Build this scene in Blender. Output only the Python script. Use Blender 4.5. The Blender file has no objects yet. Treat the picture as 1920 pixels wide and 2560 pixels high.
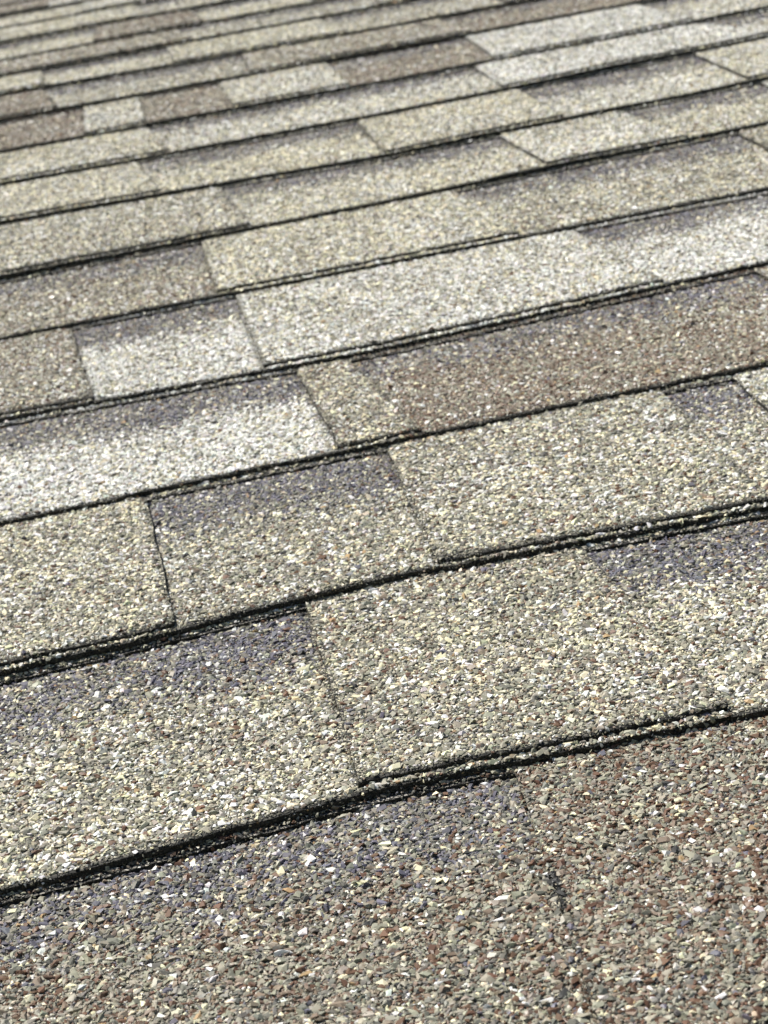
import bpy, math
import numpy as np
from mathutils import Matrix, Vector, Euler

scene = bpy.context.scene
rng = np.random.default_rng(11)

# ------------------------------------------------------------------ camera
# Roof plane coordinates: u along the courses, v up the slope, z off the roof.
PITCH = math.radians(20.0)
ROOF_Z = 4.0
ROOF_M = Matrix.Translation((0, 0, ROOF_Z)) @ Matrix.Rotation(PITCH, 4, 'X')
CAM_POS = np.array([-0.05471, -0.50479, 0.26489])          # metres, roof coordinates
CAM_R = np.array([[0.97009269, -0.18660729, -0.15523493],  # rows: right, down, forward
                  [-0.20881319, -0.31548441, -0.92567091],
                  [0.12376274, 0.93040169, -0.34501518]])
F_PX, W_PX, H_PX = 5400.0, 1920.0, 2560.0

cam = bpy.data.cameras.new("camera")
cam_o = bpy.data.objects.new("camera", cam)
scene.collection.objects.link(cam_o)
m = Matrix.Identity(4)
for i in range(3):
    m[i][0] = CAM_R[0][i]; m[i][1] = -CAM_R[1][i]; m[i][2] = -CAM_R[2][i]; m[i][3] = CAM_POS[i]
cam_o.matrix_world = ROOF_M @ m
cam.sensor_fit = 'VERTICAL'
cam.sensor_height = 36.0
cam.sensor_width = 27.0
cam.lens = F_PX / H_PX * 36.0
cam.clip_start = 0.01
cam.clip_end = 4000.0
cam.dof.use_dof = True
cam.dof.focus_distance = 0.585
cam.dof.aperture_fstop = 44.0
scene.camera = cam_o

# ------------------------------------------------------------------ sky, sun, exposure
SUN_EL_ROOF = math.radians(55)      # height over the roof plane
SUN_AZ_ROOF = math.radians(-42)     # measured from straight up the slope, to the left
sd = Vector((math.sin(SUN_AZ_ROOF) * math.cos(SUN_EL_ROOF),
             math.cos(SUN_AZ_ROOF) * math.cos(SUN_EL_ROOF), math.sin(SUN_EL_ROOF)))
sd = (ROOF_M.to_3x3() @ sd).normalized()
world = bpy.data.worlds.new("World")
scene.world = world
world.use_nodes = True
wn = world.node_tree.nodes
sky = wn.new("ShaderNodeTexSky")
sky.sky_type = 'NISHITA'
sky.sun_disc = False
sky.sun_elevation = math.asin(sd.z)
sky.sun_rotation = math.atan2(sd.x, sd.y)
wn["Background"].inputs["Strength"].default_value = 0.055
world.node_tree.links.new(sky.outputs[0], wn["Background"].inputs[0])
sun = bpy.data.lights.new("sun", 'SUN')
sun.energy = 5.0
sun.angle = math.radians(0.53)
sun.color = (1.0, 0.953, 0.86)
sun_o = bpy.data.objects.new("sun", sun)
scene.collection.objects.link(sun_o)
sun_o.rotation_euler = sd.to_track_quat('Z', 'Y').to_euler()
sun_o.location = (0, 0, 20)
vs = scene.view_settings
vs.view_transform = 'Standard'
vs.look = 'None'
vs.exposure = 0.51
vs.gamma = 1.0
vs.use_curve_mapping = False
scene.cycles.use_denoising = True
scene.cycles.denoiser = 'OPENIMAGEDENOISE'
scene.cycles.denoising_input_passes = 'RGB_ALBEDO_NORMAL'
scene.cycles.denoising_prefilter = 'ACCURATE'
scene.render.filter_size = 1.25
scene.cycles.use_light_tree = False
scene.cycles.use_adaptive_sampling = True
scene.cycles.adaptive_threshold = 0.03
scene.cycles.adaptive_min_samples = 24
scene.cycles.sample_clamp_indirect = 4.0
scene.cycles.max_bounces = 3
scene.cycles.diffuse_bounces = 2
scene.cycles.glossy_bounces = 1
scene.cycles.caustics_reflective = False
scene.cycles.caustics_refractive = False

# ------------------------------------------------------------------ helpers
def link(o, parent=None):
    scene.collection.objects.link(o)
    if parent is not None:
        o.parent = parent
    return o

def node(nt, kind, **kw):
    n = nt.nodes.new(kind)
    for k, v in kw.items():
        setattr(n, k, v)
    return n

_lat = {}
def noise1(x, scale, seed):
    """smooth 1-D value noise in [-1,1]"""
    if seed not in _lat:
        _lat[seed] = np.random.default_rng(1000 + seed).uniform(-1, 1, 4096)
    t = _lat[seed]
    p = np.asarray(x, float) / scale + 1000.0
    i = np.floor(p).astype(int); f = p - i
    f = f * f * (3 - 2 * f)
    return t[i % 4096] * (1 - f) + t[(i + 1) % 4096] * f

def noise2(x, y, scale, seed):
    """smooth 2-D value noise in [-1,1]"""
    key = ('2', seed)
    if key not in _lat:
        _lat[key] = np.random.default_rng(5000 + seed).uniform(-1, 1, (256, 256))
    t = _lat[key]
    px = np.asarray(x, float) / scale + 500.0; py = np.asarray(y, float) / scale + 500.0
    i = np.floor(px).astype(int); j = np.floor(py).astype(int)
    fx = px - i; fy = py - j
    fx = fx * fx * (3 - 2 * fx); fy = fy * fy * (3 - 2 * fy)
    i %= 256; j %= 256; i1 = (i + 1) % 256; j1 = (j + 1) % 256
    return ((t[i, j] * (1 - fx) + t[i1, j] * fx) * (1 - fy) + (t[i, j1] * (1 - fx) + t[i1, j1] * fx) * fy)

# ------------------------------------------------------------------ materials
def mat_base():
    """asphalt sheet with fine mineral filler, tinted by the colour of its granule blend"""
    mt = bpy.data.materials.new("granule_bed")
    mt.use_nodes = True
    nt = mt.node_tree; b = nt.nodes["Principled BSDF"]
    tc = node(nt, "ShaderNodeTexCoord")
    at = node(nt, "ShaderNodeAttribute", attribute_name="col")
    vo = node(nt, "ShaderNodeTexVoronoi"); vo.inputs["Scale"].default_value = 780
    ve = node(nt, "ShaderNodeTexVoronoi", feature='DISTANCE_TO_EDGE'); ve.inputs["Scale"].default_value = 780
    nt.links.new(tc.outputs["Object"], vo.inputs["Vector"])
    nt.links.new(tc.outputs["Object"], ve.inputs["Vector"])
    sep = node(nt, "ShaderNodeSeparateColor")
    nt.links.new(vo.outputs["Color"], sep.inputs[0])
    ramp = node(nt, "ShaderNodeValToRGB")
    ramp.color_ramp.elements[0].color = (0.05, 0.05, 0.05, 1)
    ramp.color_ramp.elements[1].color = (2.0, 2.0, 1.95, 1)
    nt.links.new(sep.outputs[0], ramp.inputs[0])
    mul = node(nt, "ShaderNodeMixRGB", blend_type='MULTIPLY'); mul.inputs[0].default_value = 1
    nt.links.new(at.outputs["Color"], mul.inputs[1]); nt.links.new(ramp.outputs[0], mul.inputs[2])
    edge = node(nt, "ShaderNodeValToRGB")
    edge.color_ramp.elements[0].position = 0.02; edge.color_ramp.elements[1].position = 0.16
    nt.links.new(ve.outputs["Distance"], edge.inputs[0])
    mix = node(nt, "ShaderNodeMixRGB"); mix.inputs[1].default_value = (0.012, 0.012, 0.011, 1)
    nt.links.new(edge.outputs[0], mix.inputs[0]); nt.links.new(mul.outputs[0], mix.inputs[2])
    nt.links.new(mix.outputs[0], b.inputs["Base Color"])
    b.inputs["Roughness"].default_value = 0.8
    bump = node(nt, "ShaderNodeBump"); bump.inputs["Strength"].default_value = 0.9
    bump.inputs["Distance"].default_value = 0.0006
    nt.links.new(edge.outputs[0], bump.inputs["Height"])
    nt.links.new(bump.outputs[0], b.inputs["Normal"])
    return mt

def mat_edge():
    """cut asphalt edge: black, rough, a little oily"""
    mt = bpy.data.materials.new("cut_asphalt")
    mt.use_nodes = True
    nt = mt.node_tree; b = nt.nodes["Principled BSDF"]
    tc = node(nt, "ShaderNodeTexCoord")
    nz = node(nt, "ShaderNodeTexNoise"); nz.inputs["Scale"].default_value = 1400; nz.inputs["Detail"].default_value = 4
    nt.links.new(tc.outputs["Object"], nz.inputs["Vector"])
    r = node(nt, "ShaderNodeValToRGB")
    r.color_ramp.elements[0].color = (0.014, 0.0135, 0.012, 1); r.color_ramp.elements[0].position = 0.5
    r.color_ramp.elements[1].color = (0.09, 0.085, 0.07, 1); r.color_ramp.elements[1].position = 0.8
    nt.links.new(nz.outputs[0], r.inputs[0]); nt.links.new(r.outputs[0], b.inputs["Base Color"])
    b.inputs["Roughness"].default_value = 0.6
    b.inputs["Specular IOR Level"].default_value = 0.3
    bump = node(nt, "ShaderNodeBump"); bump.inputs["Strength"].default_value = 1.0
    bump.inputs["Distance"].default_value = 0.0006
    nt.links.new(nz.outputs[0], bump.inputs["Height"]); nt.links.new(bump.outputs[0], b.inputs["Normal"])
    return mt

def mat_granule():
    mt = bpy.data.materials.new("ceramic_granule")
    mt.use_nodes = True
    nt = mt.node_tree; b = nt.nodes["Principled BSDF"]
    at = node(nt, "ShaderNodeAttribute", attribute_name="col", attribute_type='INSTANCER')
    nt.links.new(at.outputs["Color"], b.inputs["Base Color"])
    mr = node(nt, "ShaderNodeMapRange")
    mr.inputs["To Min"].default_value = 0.38; mr.inputs["To Max"].default_value = 0.85
    nt.links.new(at.outputs["Alpha"], mr.inputs["Value"])
    nt.links.new(mr.outputs[0], b.inputs["Roughness"])
    b.inputs["Specular IOR Level"].default_value = 0.5
    return mt

def mat_plain(name, col, rough=0.9, scale=6.0):
    mt = bpy.data.materials.new(name)
    mt.use_nodes = True
    nt = mt.node_tree; b = nt.nodes["Principled BSDF"]
    nz = node(nt, "ShaderNodeTexNoise"); nz.inputs["Scale"].default_value = scale; nz.inputs["Detail"].default_value = 6
    r = node(nt, "ShaderNodeValToRGB")
    r.color_ramp.elements[0].color = [c * 0.7 for c in col] + [1]
    r.color_ramp.elements[1].color = [min(1, c * 1.3) for c in col] + [1]
    nt.links.new(nz.outputs[0], r.inputs[0]); nt.links.new(r.outputs[0], b.inputs["Base Color"])
    b.inputs["Roughness"].default_value = rough
    return mt

M_BASE, M_EDGE, M_GRAN = mat_base(), mat_edge(), mat_granule()
M_WOOD = mat_plain("plywood", (0.32, 0.22, 0.12))
M_GROUND = mat_plain("lawn", (0.06, 0.09, 0.03), scale=0.4)

# ------------------------------------------------------------------ granule scatter (geometry nodes, on each sheet)
def granule_tree(nvar=14):
    ng = bpy.data.node_groups.new("granule_coat", 'GeometryNodeTree')
    ng.interface.new_socket("Geometry", in_out='INPUT', socket_type='NodeSocketGeometry')
    ng.interface.new_socket("Geometry", in_out='OUTPUT', socket_type='NodeSocketGeometry')
    L = ng.links.new
    gi = ng.nodes.new("NodeGroupInput"); go = ng.nodes.new("NodeGroupOutput")
    def attr(name, dt):
        n = ng.nodes.new("GeometryNodeInputNamedAttribute"); n.data_type = dt
        n.inputs["Name"].default_value = name
        return n.outputs["Attribute"]
    sepg = ng.nodes.new("GeometryNodeSeparateGeometry"); sepg.domain = 'POINT'
    L(gi.outputs[0], sepg.inputs["Geometry"]); L(attr("gran", 'BOOLEAN'), sepg.inputs["Selection"])
    g2i = ng.nodes.new("GeometryNodeGeometryToInstance")
    r2 = np.random.default_rng(3)
    for k in range(nvar):
        ico = ng.nodes.new("GeometryNodeMeshIcoSphere"); ico.inputs["Radius"].default_value = 0.5
        ico.inputs["Subdivisions"].default_value = 1
        rv = ng.nodes.new("FunctionNodeRandomValue"); rv.data_type = 'FLOAT_VECTOR'
        rv.inputs[0].default_value = (-0.3,) * 3; rv.inputs[1].default_value = (0.3,) * 3
        rv.inputs["Seed"].default_value = 17 + k
        sp = ng.nodes.new("GeometryNodeSetPosition")
        L(ico.outputs["Mesh"], sp.inputs["Geometry"]); L(rv.outputs[0], sp.inputs["Offset"])
        tr = ng.nodes.new("GeometryNodeTransform")
        ch = ng.nodes.new("GeometryNodeConvexHull")
        L(sp.outputs[0], ch.inputs[0]); L(ch.outputs[0], tr.inputs["Geometry"])
        tr.inputs["Scale"].default_value = (1.0, float(r2.uniform(0.55, 0.9)), float(r2.uniform(0.32, 0.55)))
        sm = ng.nodes.new("GeometryNodeSetMaterial"); sm.inputs["Material"].default_value = M_GRAN
        ss = ng.nodes.new("GeometryNodeSetShadeSmooth"); ss.inputs["Shade Smooth"].default_value = False
        L(tr.outputs[0], ss.inputs[0]); L(ss.outputs[0], sm.inputs[0])
        L(sm.outputs[0], g2i.inputs[0])
    iop = ng.nodes.new("GeometryNodeInstanceOnPoints")
    iop.inputs["Pick Instance"].default_value = True
    L(sepg.outputs["Selection"], iop.inputs["Points"]); L(g2i.outputs[0], iop.inputs["Instance"])
    L(attr("vid", 'INT'), iop.inputs["Instance Index"])
    e2r = ng.nodes.new("FunctionNodeEulerToRotation")
    L(attr("rot", 'FLOAT_VECTOR'), e2r.inputs[0]); L(e2r.outputs[0], iop.inputs["Rotation"])
    L(attr("siz", 'FLOAT_VECTOR'), iop.inputs["Scale"])
    jo = ng.nodes.new("GeometryNodeJoinGeometry")
    L(sepg.outputs["Inverted"], jo.inputs[0]); L(iop.outputs[0], jo.inputs[0])
    L(jo.outputs[0], go.inputs[0])
    return ng
NVAR = 14
GRAN = granule_tree(NVAR)

# ------------------------------------------------------------------ granule blends
#                 white              cream              beige               grey                red brown           slate               black            tan              clay
PAL = np.array([[.665, .663, .64], [.655, .605, .425], [.280, .266, .207], [.152, .147, .124], [.118, .063, .037], [.118, .114, .142], [.03, .03, .03], [.33, .23, .12], [.205, .160, .120]])
NP = len(PAL)
REC = {  # shares of each granule colour in a blend
    'white':  [.54, .10, .23, .08, .01, .01, .01, .01, .01],
    'pale':   [.42, .14, .29, .10, .02, .01, .01, .01, .01],
    'light':  [.35, .19, .30, .10, .02, .01, .01, .01, .02],
    'cream':  [.22, .29, .32, .11, .02, .01, .01, .01, .02],
    'beige':  [.17, .16, .40, .18, .05, .01, .01, .01, .03],
    'sand':   [.12, .15, .40, .18, .07, .01, .01, .01, .06],
    'oat':    [.17, .20, .38, .16, .05, .01, .01, .01, .03],
    'taupe':  [.12, .10, .37, .14, .11, .01, .01, .01, .14],
    'umber':  [.026, .04, .38, .17, .185, .02, .01, .01, .15],
    'brown':  [.07, .04, .32, .08, .12, .01, .01, .01, .36],
    'band':   [.04, .03, .18, .24, .05, .40, .03, .01, .03]}
for k in REC:
    REC[k] = np.array(REC[k]) / sum(REC[k])

# ------------------------------------------------------------------ how the courses are laid (millimetres, roof coordinates)
EXP = 143.0
# slight waves of each butt line: (u, offset up the slope)
LINES = {0: [(-101.8, -2.9), (0.8, 4.3), (106.5, 0.0)], 1: [(-98.7, -2.2), (28.4, 4.9), (157.8, -4.9)],
         2: [(-95.6, 2.8), (55.0, 0.2), (212.2, -1.1)], 3: [(-92.6, -0.9), (80.3, -11.7), (265.5, -0.8)],
         4: [(-89.5, 2.8), (109.9, -0.9), (316.8, -5.6)], 5: [(-86.5, -1.6), (137.4, -0.6), (376.2, 11.4)],
         6: [(-83.1, 15.6), (163.5, -8.0), (425.8, 2.0)], 7: [(-80.2, 9.2), (192.2, -1.6), (482.9, 12.9)],
         8: [(-77.2, 3.0), (218.8, -6.5), (530.8, -1.1)], 9: [(-73.9, 15.7), (249.2, 8.3)],
         10: [(-70.7, 22.9), (275.1, 0.0)], 11: [(-68.1, 3.4), (303.8, 6.6)], 12: [(-65.4, -16.2)],
         13: [(-62.3, -13.8)], 14: [(-59.3, -16.1)], 15: [(-56.6, -32.6)], 16: [(-54.1, -55.0)]}
# tab edges seen from left to right: S = a tab starts, E = it ends; (u at its top, u at its butt)
EDGES = {-1: [('S', 36.2, 21.9)],
         0: [('S', 1.5, -5.2), ('E', 94.1, 96.9)],
         1: [('E', -39.8, -41.5), ('S', 55.4, 47.2), ('E', 167.3, 159.2), ('S', 196.9, 185.8)],
         2: [('S', 39.4, 38.0), ('E', 63.5, 70.3), ('S', 257.5, 259.5)],
         3: [('E', -53.9, -50.8), ('S', 32.1, 25.8), ('E', 210.6, 214.7)],
         4: [('S', 29.3, 23.2), ('E', 179.1, 182.5), ('S', 355.4, 345.6)],
         5: [('E', 57.3, 58.8), ('S', 239.7, 237.3), ('E', 321.7, 326.2), ('S', 420.5, 411.6)],
         6: [('E', 15.3, 20.6), ('S', 172.4, 164.6), ('E', 291.6, 285.3), ('S', 425.4, 412.9)],
         7: [('E', 34.4, 39.7), ('S', 290.2, 280.2), ('E', 470.7, 492.1)],
         8: [('S', -4.3, -12.1), ('E', 40.8, 34.4), ('S', 109.0, 101.4), ('E', 199.3, 193.4), ('S', 319.4, 306.9), ('E', 470.1, 469.4)],
         9: [('E', -32.2, -25.9), ('S', 145.2, 135.7), ('E', 323.6, 325.3)],
         10: [('E', -29.4, -30.8), ('S', 90.5, 85.4), ('E', 239.8, 242.7)],
         11: [('E', 112.2, 116.4), ('S', 312.3, 300.0)],
         12: [('S', 39.8, 29.0)], 13: [('E', 92.9, 94.5)], 14: [('S', 40.0, 33.7)], 15: [('E', 3.0, 1.1)]}
# blend of each field between those edges, left to right; a star leaves the dark band out
FIELDS = {-1: ['umber', 'umber'], 0: ['oat', 'sand', 'oat'], 1: ['oat', 'beige', 'beige', 'beige', 'light'],
          2: ['white', 'sand', 'brown', 'taupe'], 3: ['taupe', 'white', 'pale', 'white'],
          4: ['taupe', 'cream', 'oat', 'sand'], 5: ['beige', 'cream', 'light', 'cream', 'light'],
          6: ['cream', 'cream', 'cream', 'light', 'light'], 7: ['cream', 'light', 'white', 'light'],
          8: ['brown*', 'light', 'brown*', 'light', 'brown', 'white', 'light'],
          9: ['brown', 'beige', 'taupe', 'brown'], 10: ['cream', 'cream', 'cream', 'beige'],
          11: ['taupe', 'beige', 'cream'], 12: ['cream', 'brown'], 13: ['cream', 'beige'],
          14: ['cream*', 'light'], 15: ['brown', 'light']}
K0, K1 = -3, 27
U_LEFT, U_RIGHT = -900.0, 1500.0
T = 1.8          # thickness of one ply
GAP = 0.25       # air between plies
def setback(k, j):
    """a tab ends this far above the edge of the ply it is glued to"""
    return 1.7 + 1.5 * ((math.sin(k * 12.9898 + j * 78.233) * 43758.5453) % 1.0)
def cut(k, j):
    """the top of a cut-out shows this far below the next course"""
    if k == -1:
        return 2.5
    return 2.3 + 1.8 * ((math.sin(k * 39.346 + j * 11.135) * 24634.6345) % 1.0)

def dv(k, u):
    u = np.asarray(u, float)
    kk = min(max(k, 0), 16)
    p = LINES[kk]
    off = np.interp(u, [a for a, b in p], [b for a, b in p])
    return off + 0.9 * noise1(u, 70, 40 + k) + 0.35 * noise1(u, 9, 80 + k)

def vline(k, u):
    return k * EXP + dv(k, u)

def lift(k, u):
    if k == 0:
        return np.clip(0.25 * noise1(u, 60, 140), 0, 1)
    return np.clip(0.06 + (0.8 if k >= 5 else 0.0) + 0.5 * noise1(u, 120, 140 + k) + 0.3 * noise1(u, 45, 180 + k), 0, 1.3 + (0.6 if k >= 5 else 0.0))

def zback(k, u, w):
    """top of the lower ply; w runs 0 at the butt to 1 at the next butt"""
    return (0.0 - (2 * T + 2 * GAP) * w) + lift(k, u) * np.clip(1 - w, 0, 1) ** 1.5

def vat(k, u, w):
    a, b = vline(k, u), vline(k + 1, u)
    return a + (b - a) * w

def edge_u(e, w):
    return e[2] + (e[1] - e[2]) * w

courses = {}
order = ['cream', 'light', 'beige', 'taupe', 'brown', 'sand', 'white', 'beige', 'cream']
for k in range(K0, K1):
    r = np.random.default_rng(300 + k)
    ed = list(EDGES.get(k, []))
    fl = list(FIELDS.get(k, []))
    if not ed:
        u = r.uniform(-40, 40)
        ed = [('S', u, u - 6)]
        fl = [order[r.integers(9)], order[r.integers(9)]]
    while ed[0][2] > U_LEFT:
        u = ed[0][2] - r.uniform(60, 170)
        if ed[0][2] > -118:
            u = min(u, -122 - r.uniform(0, 50))          # the leftmost field in view runs on past the picture
        ed.insert(0, ('E' if ed[0][0] == 'S' else 'S', u + r.uniform(-5, 5), u))
        fl.insert(0, order[r.integers(9)])
    while ed[-1][2] < U_RIGHT:
        u = ed[-1][2] + r.uniform(60, 170)
        ed.append(('E' if ed[-1][0] == 'S' else 'S', u + r.uniform(-5, 5), u))
        fl.append(order[r.integers(9)])
    courses[k] = (ed, fl)

# ------------------------------------------------------------------ meshes
class Sheet:
    """collects the faces of one ply or tab (mm) and its granules"""
    def __init__(s):
        s.v, s.f, s.m, s.c, s.n = [], [], [], [], 0
        s.g = []
    def grid(s, P, C, mat, flip=False):
        nu, nw = P.shape[:2]
        i = np.arange(nu * nw).reshape(nu, nw) + s.n
        q = np.stack([i[:-1, :-1], i[1:, :-1], i[1:, 1:], i[:-1, 1:]], -1).reshape(-1, 4)
        if flip:
            q = q[:, ::-1]
        s.v.append(P.reshape(-1, 3)); s.c.append(C.reshape(-1, 3)); s.f.append(q)
        s.m.append(np.full(len(q), mat)); s.n += nu * nw
    def build(s, name, parent, origin, parent_origin):
        v = np.concatenate(s.v); f = np.concatenate(s.f); c = np.concatenate(s.c); mi = np.concatenate(s.m)
        nb = len(v)
        if s.g:
            G = np.concatenate(s.g)          # x y z  r g b a  sx sy sz  rx ry rz  vid
            v = np.concatenate([v, G[:, :3]])
        me = bpy.data.meshes.new(name)
        nv = len(v)
        me.vertices.add(nv)
        me.vertices.foreach_set("co", ((v - origin) / 1000.0).astype(np.float32).ravel())
        nf = len(f)
        me.loops.add(nf * 4); me.polygons.add(nf)
        me.loops.foreach_set("vertex_index", f.astype(np.int32).ravel())
        me.polygons.foreach_set("loop_start", np.arange(0, nf * 4, 4, dtype=np.int32))
        me.polygons.foreach_set("material_index", mi.astype(np.int32))
        me.materials.append(M_BASE); me.materials.append(M_EDGE); me.materials.append(M_GRAN)
        col = np.ones((nv, 4), np.float32); col[:nb, :3] = c
        if s.g:
            col[nb:] = G[:, 3:7]
        a = me.attributes.new("col", 'FLOAT_COLOR', 'POINT'); a.data.foreach_set("color", col.ravel())
        me.update(calc_edges=True)
        o = bpy.data.objects.new(name, me)
        if s.g:
            def put(nm, dt, arr, key, width):
                full = np.zeros((nv, width), arr.dtype); full[nb:] = arr.reshape(-1, width)
                at = me.attributes.new(nm, dt, 'POINT'); at.data.foreach_set(key, full.ravel())
            put("siz", 'FLOAT_VECTOR', (G[:, 7:10] / 1000.0).astype(np.float32), "vector", 3)
            put("rot", 'FLOAT_VECTOR', G[:, 10:13].astype(np.float32), "vector", 3)
            put("vid", 'INT', G[:, 13].astype(np.int32), "value", 1)
            put("gran", 'BOOLEAN', np.ones(len(G), bool), "value", 1)
            md = o.modifiers.new("granule_coat", 'NODES'); md.node_group = GRAN
        o.location = (np.asarray(origin) - np.asarray(parent_origin)) / 1000.0
        link(o, parent)
        return o

def mean_col(rec):
    return (REC[rec.rstrip('*')][:, None] * PAL).sum(0)

def ply(sh, k, eL, eR, w0mm, w1, zoff, col, bands=None, du=3.0, walls=(1, 1, 1), bare=True):
    """one sheet of felt between two slanting edges, from w0mm above the butt line up to w1 (course units)"""
    w0 = w0mm / EXP
    width = max(abs(edge_u(eR, 0) - edge_u(eL, 0)), 4)
    nu = max(3, int(width / du) + 1)
    ws = np.concatenate([[w0, w0 + 0.7 / EXP, w0 + 2.0 / EXP], np.linspace(w0 + 6.0 / EXP, w1, 9)]) if w1 - w0 > 0.2 else \
        np.linspace(w0, w1, 4)
    s_ = np.linspace(0, 1, nu)
    S, Wg = np.meshgrid(s_, ws, indexing='ij')
    uL = edge_u(eL, Wg) + 0.45 * noise1(Wg * EXP, 3.1, int(eL[1]) % 997) + 0.5 * noise1(Wg * EXP, 17, int(eL[1]) % 887)
    uR = edge_u(eR, Wg) + 0.45 * noise1(Wg * EXP, 3.1, int(eR[1]) % 997) + 0.5 * noise1(Wg * EXP, 17, int(eR[1]) % 887)
    Ug = uL + (uR - uL) * S
    jag = 0.35 * noise1(Ug, 2.2, 777 + k) + 0.5 * noise1(Ug, 14, 778 + k)
    V = vat(k, Ug, Wg) + jag * np.clip(1 - (Wg - w0) * EXP / 4.0, 0, 1)
    Z = zback(k, Ug, Wg) + zoff
    top = Z.copy()
    top[:, 0] -= 0.45                                   # softened arris
    P = np.stack([Ug, V, top], -1)
    C = np.broadcast_to(np.asarray(col, float), P.shape).copy()
    if bands is not None:
        C = bands(Ug, Wg, C)
    if bare:
        near = np.clip((Wg - w0) * EXP / 2.5, 0, 1)[..., None]
        C = C * near + 0.012 * (1 - near)
    sh.grid(P, C, 0)
    dark = np.full(3, 0.012)
    def wall(line, nrm, flip):
        n = len(line)
        rows = []
        for j, t in enumerate(np.linspace(0, 1, 4)):
            q = line.copy()
            q[:, 2] -= t * (T - 0.1)
            jit = rng.normal(0, 0.16, n) if 0 < j else np.zeros(n)
            q[:, :2] += np.asarray(nrm)[None] * jit[:, None]
            rows.append(q)
        Pw = np.stack(rows, 1)
        sh.grid(Pw, np.broadcast_to(dark, Pw.shape), 1, flip)
    if walls[0]:
        wall(P[:, 0], (0, -1), True)
    if walls[1]:
        wall(P[0, :], (-1, 0), False)
    if walls[2]:
        wall(P[-1, :], (1, 0), True)

# ------------------------------------------------------------------ granules of one course
def project(P):
    q = (P / 1000.0 - CAM_POS) @ CAM_R.T
    return q[:, 0] / q[:, 2] * F_PX / W_PX + 0.5, q[:, 1] / q[:, 2] * F_PX / H_PX + 0.5, q[:, 2]

MARGIN_X, MARGIN_Y = 0.25, 0.05
def jgrid(u0, u1, v0, v1, sp, r):
    nu = int((u1 - u0) / sp) + 1; nv = int((v1 - v0) / (sp * 0.87)) + 1
    I, J = np.meshgrid(np.arange(nu), np.arange(nv), indexing='ij')
    u = u0 + (I + 0.5 * (J % 2)) * sp + r.uniform(-0.42, 0.42, I.shape) * sp
    v = v0 + J * sp * 0.87 + r.uniform(-0.42, 0.42, I.shape) * sp
    return u.ravel(), v.ravel()

def band_weight(k, u, w, gi):
    """share of slate granules in the printed shadow band of a cut-out"""
    r = np.random.default_rng(900 + 31 * k + gi)
    depth = r.uniform(0.33, 0.43)
    d = 0.985 - w
    lim = depth + 0.03 + 0.05 * noise1(u, 30, 500 + k) + 0.025 * noise1(u, 7, 600 + k)
    return np.clip((lim - d) / 0.24, 0, 1)

def colours(n, rec_idx_w, r, u, v, seed):
    """pick one pigment per granule; blends drift a little over the sheet"""
    w = rec_idx_w * np.exp(0.25 * np.stack([noise2(u, v, 75, seed + 40 + i) for i in range(NP)], 1) + 0.38 * np.stack([noise2(u, v, 22, seed + i) for i in range(NP)], 1)
                           + 0.22 * np.stack([noise2(u, v, 6, seed + 20 + i) for i in range(NP)], 1))
    cs = np.cumsum(w, 1); cs /= cs[:, -1:]
    idx = (r.random(n)[:, None] > cs).sum(1)
    c = PAL[idx] * np.exp(r.normal(0, 0.13, n))[:, None] * np.exp(r.normal(0, 0.03, (n, 3)))
    return np.clip(c, 0.01, 0.82)

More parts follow.
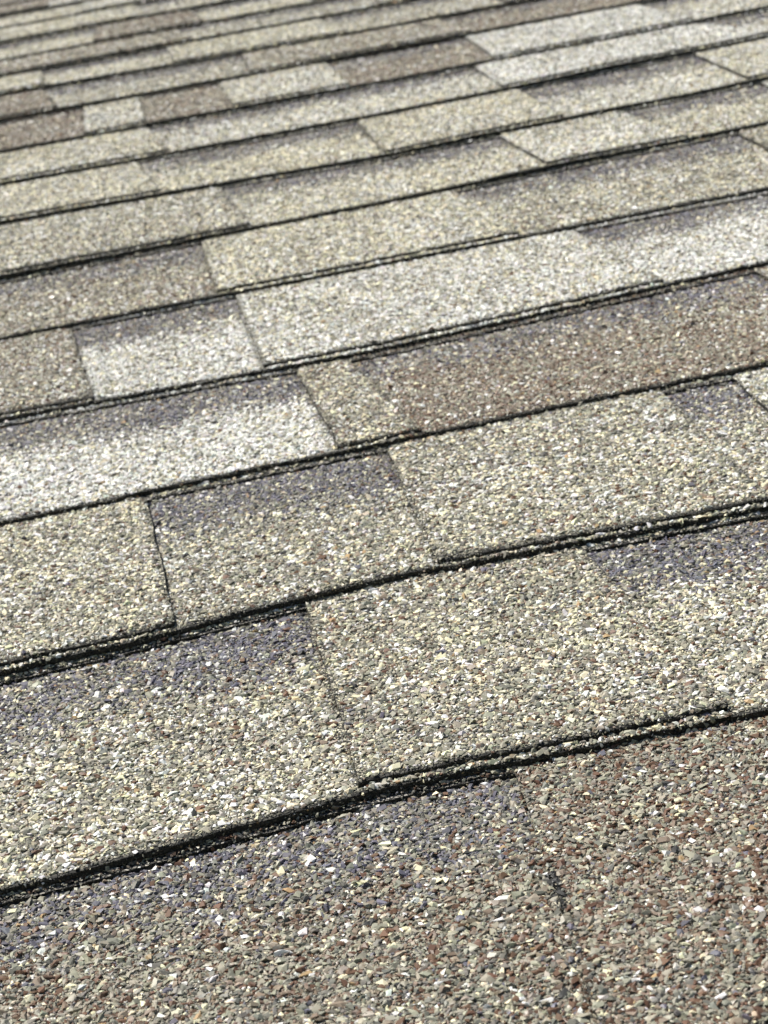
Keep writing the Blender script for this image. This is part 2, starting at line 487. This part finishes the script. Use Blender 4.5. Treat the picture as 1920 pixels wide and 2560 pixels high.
def granules_for(k):
    ed, fl = courses[k]
    r = np.random.default_rng(2000 + k)
    # which part of the course comes near the picture
    us = np.linspace(U_LEFT, U_RIGHT, 400)
    keep = np.zeros(len(us), bool)
    for w in (0, 0.33, 0.66, 1):
        P = np.stack([us, vat(k, us, np.full_like(us, w)), np.zeros_like(us)], 1)
        x, y, z = project(P)
        keep |= (z > 0.05) & (x > -MARGIN_X) & (x < 1 + MARGIN_X) & (y > -MARGIN_Y) & (y < 1 + MARGIN_Y)
    if not keep.any():
        return None
    u0, u1 = us[keep].min() - 6, us[keep].max() + 6
    v0, v1 = k * EXP - 20, (k + 1) * EXP + 22
    near = k <= 3
    grow = 0.95
    layers = [(1.26, 1.0, 0.0), (1.12, 0.58, 0.0)] if near else ([(1.34, 1.04, 0.0), (1.7, 0.62, 0.0)] if k <= 6 else
              ([(1.48, 1.14, 0.0)] if k <= 10 else [(1.65, 1.26, 0.0)]))
    U, V, SZ = [], [], []
    for sp, mul, _ in layers:
        sp *= grow; mul *= grow
        a, b = jgrid(u0, u1, v0, v1, sp, r)
        U.append(a); V.append(b); SZ.append(np.clip(np.exp(r.normal(0, 0.32, len(a))), 0.45, 1.85) * 1.60 * mul)
    U = np.concatenate(U); V = np.concatenate(V); SZ = np.concatenate(SZ)
    a, b = vline(k, U), vline(k + 1, U)
    Wc = (V - a) / (b - a)
    x, y, z = project(np.stack([U, V, np.zeros_like(U)], 1))
    ok = (Wc > 0.1 / EXP) & (Wc < 1 + 2.0 / EXP) & (x > -MARGIN_X) & (x < 1 + MARGIN_X) & (y > -MARGIN_Y) & (y < 1 + MARGIN_Y)
    U, V, SZ, Wc = U[ok], V[ok], SZ[ok], Wc[ok]
    # field index
    fi = np.zeros(len(U), int)
    for e in ed:
        fi += (U > edge_u(e, Wc)).astype(int)
    first_tab = ed[0][0] == 'E'
    is_tab_field = (fi % 2 == 0) if first_tab else (fi % 2 == 1)
    set_j = np.array([setback(k, j) for j in range(len(ed) + 1)]) / EXP
    cut_j = np.array([cut(k, j) for j in range(len(ed) + 1)]) / EXP
    set_w, cut_w = set_j[fi], cut_j[fi]
    on_tab = is_tab_field & (Wc > set_w + 0.2 / EXP)
    on_strip = ~is_tab_field & (Wc > 1 - cut_w + 0.2 / EXP)
    ledge = is_tab_field & ~on_tab
    n = len(U)
    Wt = np.zeros((n, NP))
    for j in np.unique(fi):
        m = fi == j
        rec = fl[j]
        base = REC[rec.rstrip('*')]
        tab = (j % 2 == 0) if first_tab else (j % 2 == 1)
        if tab or rec.endswith('*'):
            Wt[m] = base
        else:
            bw = (band_weight(k, U[m], Wc[m], j) * ~on_strip[m])[:, None]
            if rec in ('brown', 'taupe', 'umber'):
                bw = bw * 0.85
            Wt[m] = base * (1 - bw) + REC['band'] * bw
    C = colours(n, Wt, r, U, V, 60 + k)
    # butt wear: fewer stones, bare asphalt; tab sides also carry painted edge shade
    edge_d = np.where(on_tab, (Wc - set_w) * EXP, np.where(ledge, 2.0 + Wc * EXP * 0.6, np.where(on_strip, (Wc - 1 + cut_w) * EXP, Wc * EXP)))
    wear_shade = np.clip(1 - edge_d / (2.0 + (2.0 + 1.8 * on_tab) * np.clip(noise1(U, 16, 700 + k), 0, 1)), 0, 1)
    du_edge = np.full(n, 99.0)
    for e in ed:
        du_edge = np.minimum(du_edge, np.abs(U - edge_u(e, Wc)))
    wear_shade = np.maximum(wear_shade, np.clip((0.85 if 0 <= k <= 3 else 0.6) + 0.6 * noise2(U, V, 14, 720 + k), 0, 1.0) * np.clip(1.15 - du_edge / 2.0, 0, 1))  # tab sides: part wear, part the edge's shade put into the stone colour
    if k == -1:
        wear_shade = np.where(du_edge < 2.5, np.minimum(wear_shade, 0.15), wear_shade)
        # a short crack of bare tar where this tab has worked loose
        de = U - edge_u(EDGES[-1][0], Wc)
        crack = (np.abs(de - 0.9 * noise1(Wc * EXP, 5, 64)) < 0.9 + 0.8 * np.clip(noise1(Wc * EXP, 4, 61) + 0.5, 0, 1)) & (np.abs(Wc - 0.53) < 0.075) & (r.random(n) < 0.9)
        C[crack] = 0.014
    live = r.random(n) > 0.72 * wear_shade
    shrink = 1 - 0.45 * wear_shade
    C = C * (1 - 0.75 * (wear_shade * (r.random(n) < 0.6)))[:, None]      # tar on stones at the cut, doubling as painted shade along tab sides
    Z = zback(k, U, Wc) + np.where(on_tab | on_strip, T, 0.0)
    SZ = SZ * shrink
    Z = Z + SZ * r.uniform(0.0, 0.20, n)
    sx = SZ * np.exp(r.normal(0, 0.16, n)); sy = SZ * np.exp(r.normal(0, 0.16, n)); sz = SZ * np.exp(r.normal(0, 0.15, n))
    tilt = 0.26
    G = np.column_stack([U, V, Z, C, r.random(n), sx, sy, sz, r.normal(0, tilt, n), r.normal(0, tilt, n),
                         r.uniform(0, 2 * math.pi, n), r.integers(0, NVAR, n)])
    owner = np.where(on_tab, fi, -1)
    G, owner, U, Wc = G[live], owner[live], U[live], Wc[live]
    if k <= 9:
        # stray stones stuck in the cut edges of tabs, plies and cut-out tops
        for kind in ('ply', 'tab', 'strip'):
            uu = np.arange(u0, u1, 0.75) + r.uniform(-0.4, 0.4, len(np.arange(u0, u1, 0.75)))
            uu = uu[r.random(len(uu)) < 0.35 + 0.5 * (noise1(uu, 11, 830 + k) + 1) * 0.5]
            w_ = np.zeros(len(uu)) if kind == 'ply' else None
            fj = np.zeros(len(uu), int)
            for e in ed:
                fj += (uu > edge_u(e, 1.0 if kind == 'strip' else 0.0)).astype(int)
            tabf = (fj % 2 == 0) if first_tab else (fj % 2 == 1)
            if kind == 'tab':
                w_ = set_j[fj]; sel = tabf
            elif kind == 'strip':
                w_ = 1 - cut_j[fj]; sel = ~tabf
            else:
                sel = np.ones(len(uu), bool)
            uu, w_, fj = uu[sel], w_[sel], fj[sel]
            nn = len(uu)
            if nn == 0:
                continue
            vv = vat(k, uu, w_) + 0.35 * noise1(uu, 2.2, 777 + k) + 0.5 * noise1(uu, 14, 778 + k)
            zz = zback(k, uu, w_) + (0.0 if kind == 'ply' else T) - r.uniform(0.2, T, nn)
            sz_ = np.exp(r.normal(0, 0.3, nn)) * 0.75
            cc = PAL[r.choice(NP, nn, p=[.06, .14, .28, .18, .06, .02, .20, .02, .04])] * np.where(r.random(nn) < 0.45, 0.3, 0.95)[:, None]
            g2 = np.column_stack([uu, vv - 0.1, zz, np.clip(cc, .008, .8), r.random(nn), sz_, sz_, sz_, r.uniform(0, 6.3, nn),
                                  r.uniform(0, 6.3, nn), r.uniform(0, 6.3, nn), r.integers(0, NVAR, nn)])
            x, y, z = project(g2[:, :3])
            in_ = (x > -MARGIN_X) & (x < 1 + MARGIN_X) & (y > -MARGIN_Y) & (y < 1 + MARGIN_Y)
            G = np.concatenate([G, g2[in_]]); U = np.concatenate([U, uu[in_]]); Wc = np.concatenate([Wc, w_[in_]])
            owner = np.concatenate([owner, (fj if kind == 'tab' else np.full(nn, -1))[in_]])
    # stones lodged against the left cut side of each tab
    for je, e in enumerate(ed):
        if e[0] != 'S' or k > 4 or not (u0 < e[2] < u1):
            continue
        full = k == -1
        nn = int(EXP / 0.5)
        w_ = r.uniform(0.02, 0.97, nn)
        w_ = w_[(r.random(nn) < (0.9 if full else 0.3 + 0.4 * noise1(w_ * EXP, 9, 860 + k)))]
        if full:
            w_ = w_[np.abs(w_ - 0.53) > 0.06]
        nn = len(w_)
        uu = edge_u(e, w_) + 0.45 * noise1(w_ * EXP, 3.1, int(e[1]) % 997) + 0.5 * noise1(w_ * EXP, 17, int(e[1]) % 887) - r.uniform(0, 0.35, nn)
        cc = colours(nn, np.broadcast_to(REC[fl[je + 1].rstrip('*')], (nn, NP)), r, uu, w_ * EXP, 60 + k)
        sz_ = np.clip(np.exp(r.normal(0, 0.25, nn)), .6, 1.5) * (1.15 if full else 0.85)
        g2 = np.column_stack([uu, vat(k, uu, w_), zback(k, uu, w_) + r.uniform(0.3, T, nn), cc, r.random(nn), sz_, sz_, sz_,
                              r.uniform(0, 6.3, nn), r.uniform(0, 6.3, nn), r.uniform(0, 6.3, nn), r.integers(0, NVAR, nn)])
        x, y, z = project(g2[:, :3])
        in_ = (x > -MARGIN_X) & (x < 1 + MARGIN_X) & (y > -MARGIN_Y) & (y < 1 + MARGIN_Y)
        G = np.concatenate([G, g2[in_]]); U = np.concatenate([U, uu[in_]]); Wc = np.concatenate([Wc, w_[in_]])
        owner = np.concatenate([owner, np.full(nn, je + 1)[in_]])
    return G, owner, U, Wc

# ------------------------------------------------------------------ the roof
roof = bpy.data.objects.new("shingle_roof", None)
link(roof)
roof.matrix_world = ROOF_M
roof["label"] = "sloping roof of overlapping asphalt shingles in mixed beige, white, grey and brown granules"
roof["category"] = "roof"
roof["kind"] = "thing"

def box(name, lo, hi, mat, parent=None):
    x0, y0, z0 = lo; x1, y1, z1 = hi
    me = bpy.data.meshes.new(name)
    me.from_pydata([(x0, y0, z0), (x1, y0, z0), (x1, y1, z0), (x0, y1, z0), (x0, y0, z1), (x1, y0, z1), (x1, y1, z1), (x0, y1, z1)], [],
                   [(0, 3, 2, 1), (4, 5, 6, 7), (0, 1, 5, 4), (1, 2, 6, 5), (2, 3, 7, 6), (3, 0, 4, 7)])
    me.materials.append(mat)
    o = bpy.data.objects.new(name, me)
    link(o, parent)
    return o

box("roof_deck", (U_LEFT / 1000 + 0.02, (K0 - 0.02) * EXP / 1000, -0.032), (U_RIGHT / 1000 - 0.02, (K1 + 1) * EXP / 1000, -0.0125), M_WOOD, roof)
ground = box("ground", (-60, -60, -0.5), (60, 60, 0.0), M_GROUND)
ground["kind"] = "structure"

SHINGLE = 1000.0
total = 0
for k in range(K0, K1):
    ed, fl = courses[k]
    first_tab = ed[0][0] == 'E'
    tabs = [j for j in range(1, len(ed)) if ((j % 2 == 0) == first_tab)]     # field j lies between ed[j-1] and ed[j]
    starts = [j for j in range(len(ed)) if ed[j][0] == 'S']
    # shingle joints fall on the start of a tab, about a metre apart, staggered from course to course
    joints = []
    want = ed[0][2] + 150 + (k * 137) % 700
    for j in starts:
        if ed[j][2] >= want:
            joints.append(j); want = ed[j][2] + SHINGLE * 0.93
    bounds = [0] + [j for j in joints if 0 < j < len(ed) - 1] + [len(ed) - 1]
    gg = granules_for(k)
    for a, b in zip(bounds[:-1], bounds[1:]):
        eL, eR = ed[a], ed[b]
        sh = Sheet()
        fields = range(a + 1, b + 1)
        mean = np.mean([mean_col(fl[j]) for j in fields], 0)
        def bandcol(Ug, Wg, C, fields=fields, k=k):
            fi = np.zeros(Ug.shape, int)
            for e in ed:
                fi += (Ug > edge_u(e, Wg)).astype(int)
            for j in fields:
                m = fi == j
                if not m.any():
                    continue
                C[m] = mean_col(fl[j])
                tab = (j % 2 == 0) == first_tab
                if not tab and not fl[j].endswith('*'):
                    bw = band_weight(k, Ug[m], Wg[m], j)[:, None]
                    C[m] = C[m] * (1 - bw) + mean_col('band') * bw
            return C
        ply(sh, k, eL, eR, 0.0, 1 + 26 / EXP, 0.0, mean, bandcol)
        # head of the upper ply over each cut-out
        for j in fields:
            if (j % 2 == 0) != first_tab:
                ply(sh, k, ed[j - 1], ed[j], EXP - cut(k, j), 1 + 26 / EXP, T, mean_col('band'), None, walls=(1, 0, 0), bare=False)
        if gg is not None:
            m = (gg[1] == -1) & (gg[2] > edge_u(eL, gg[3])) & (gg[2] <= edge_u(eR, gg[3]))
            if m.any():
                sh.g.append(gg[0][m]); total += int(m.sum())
        org = np.array([(eL[2] + eR[2]) / 2, k * EXP, 0.0])
        so = sh.build("shingle", roof, org, (0, 0, 0))
        for j in fields:
            if (j % 2 == 0) != first_tab:
                continue
            th = Sheet()
            ply(th, k, ed[j - 1], ed[j], setback(k, j), 1 + 26 / EXP, T, mean_col(fl[j]), None, walls=(1, 1, 1))
            if gg is not None:
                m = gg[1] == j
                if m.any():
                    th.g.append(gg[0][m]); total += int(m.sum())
            to = np.array([(ed[j - 1][2] + ed[j][2]) / 2, k * EXP, 0.0])
            th.build("tab", so, to, org)
print("granules", total, "objects", len(bpy.data.objects))
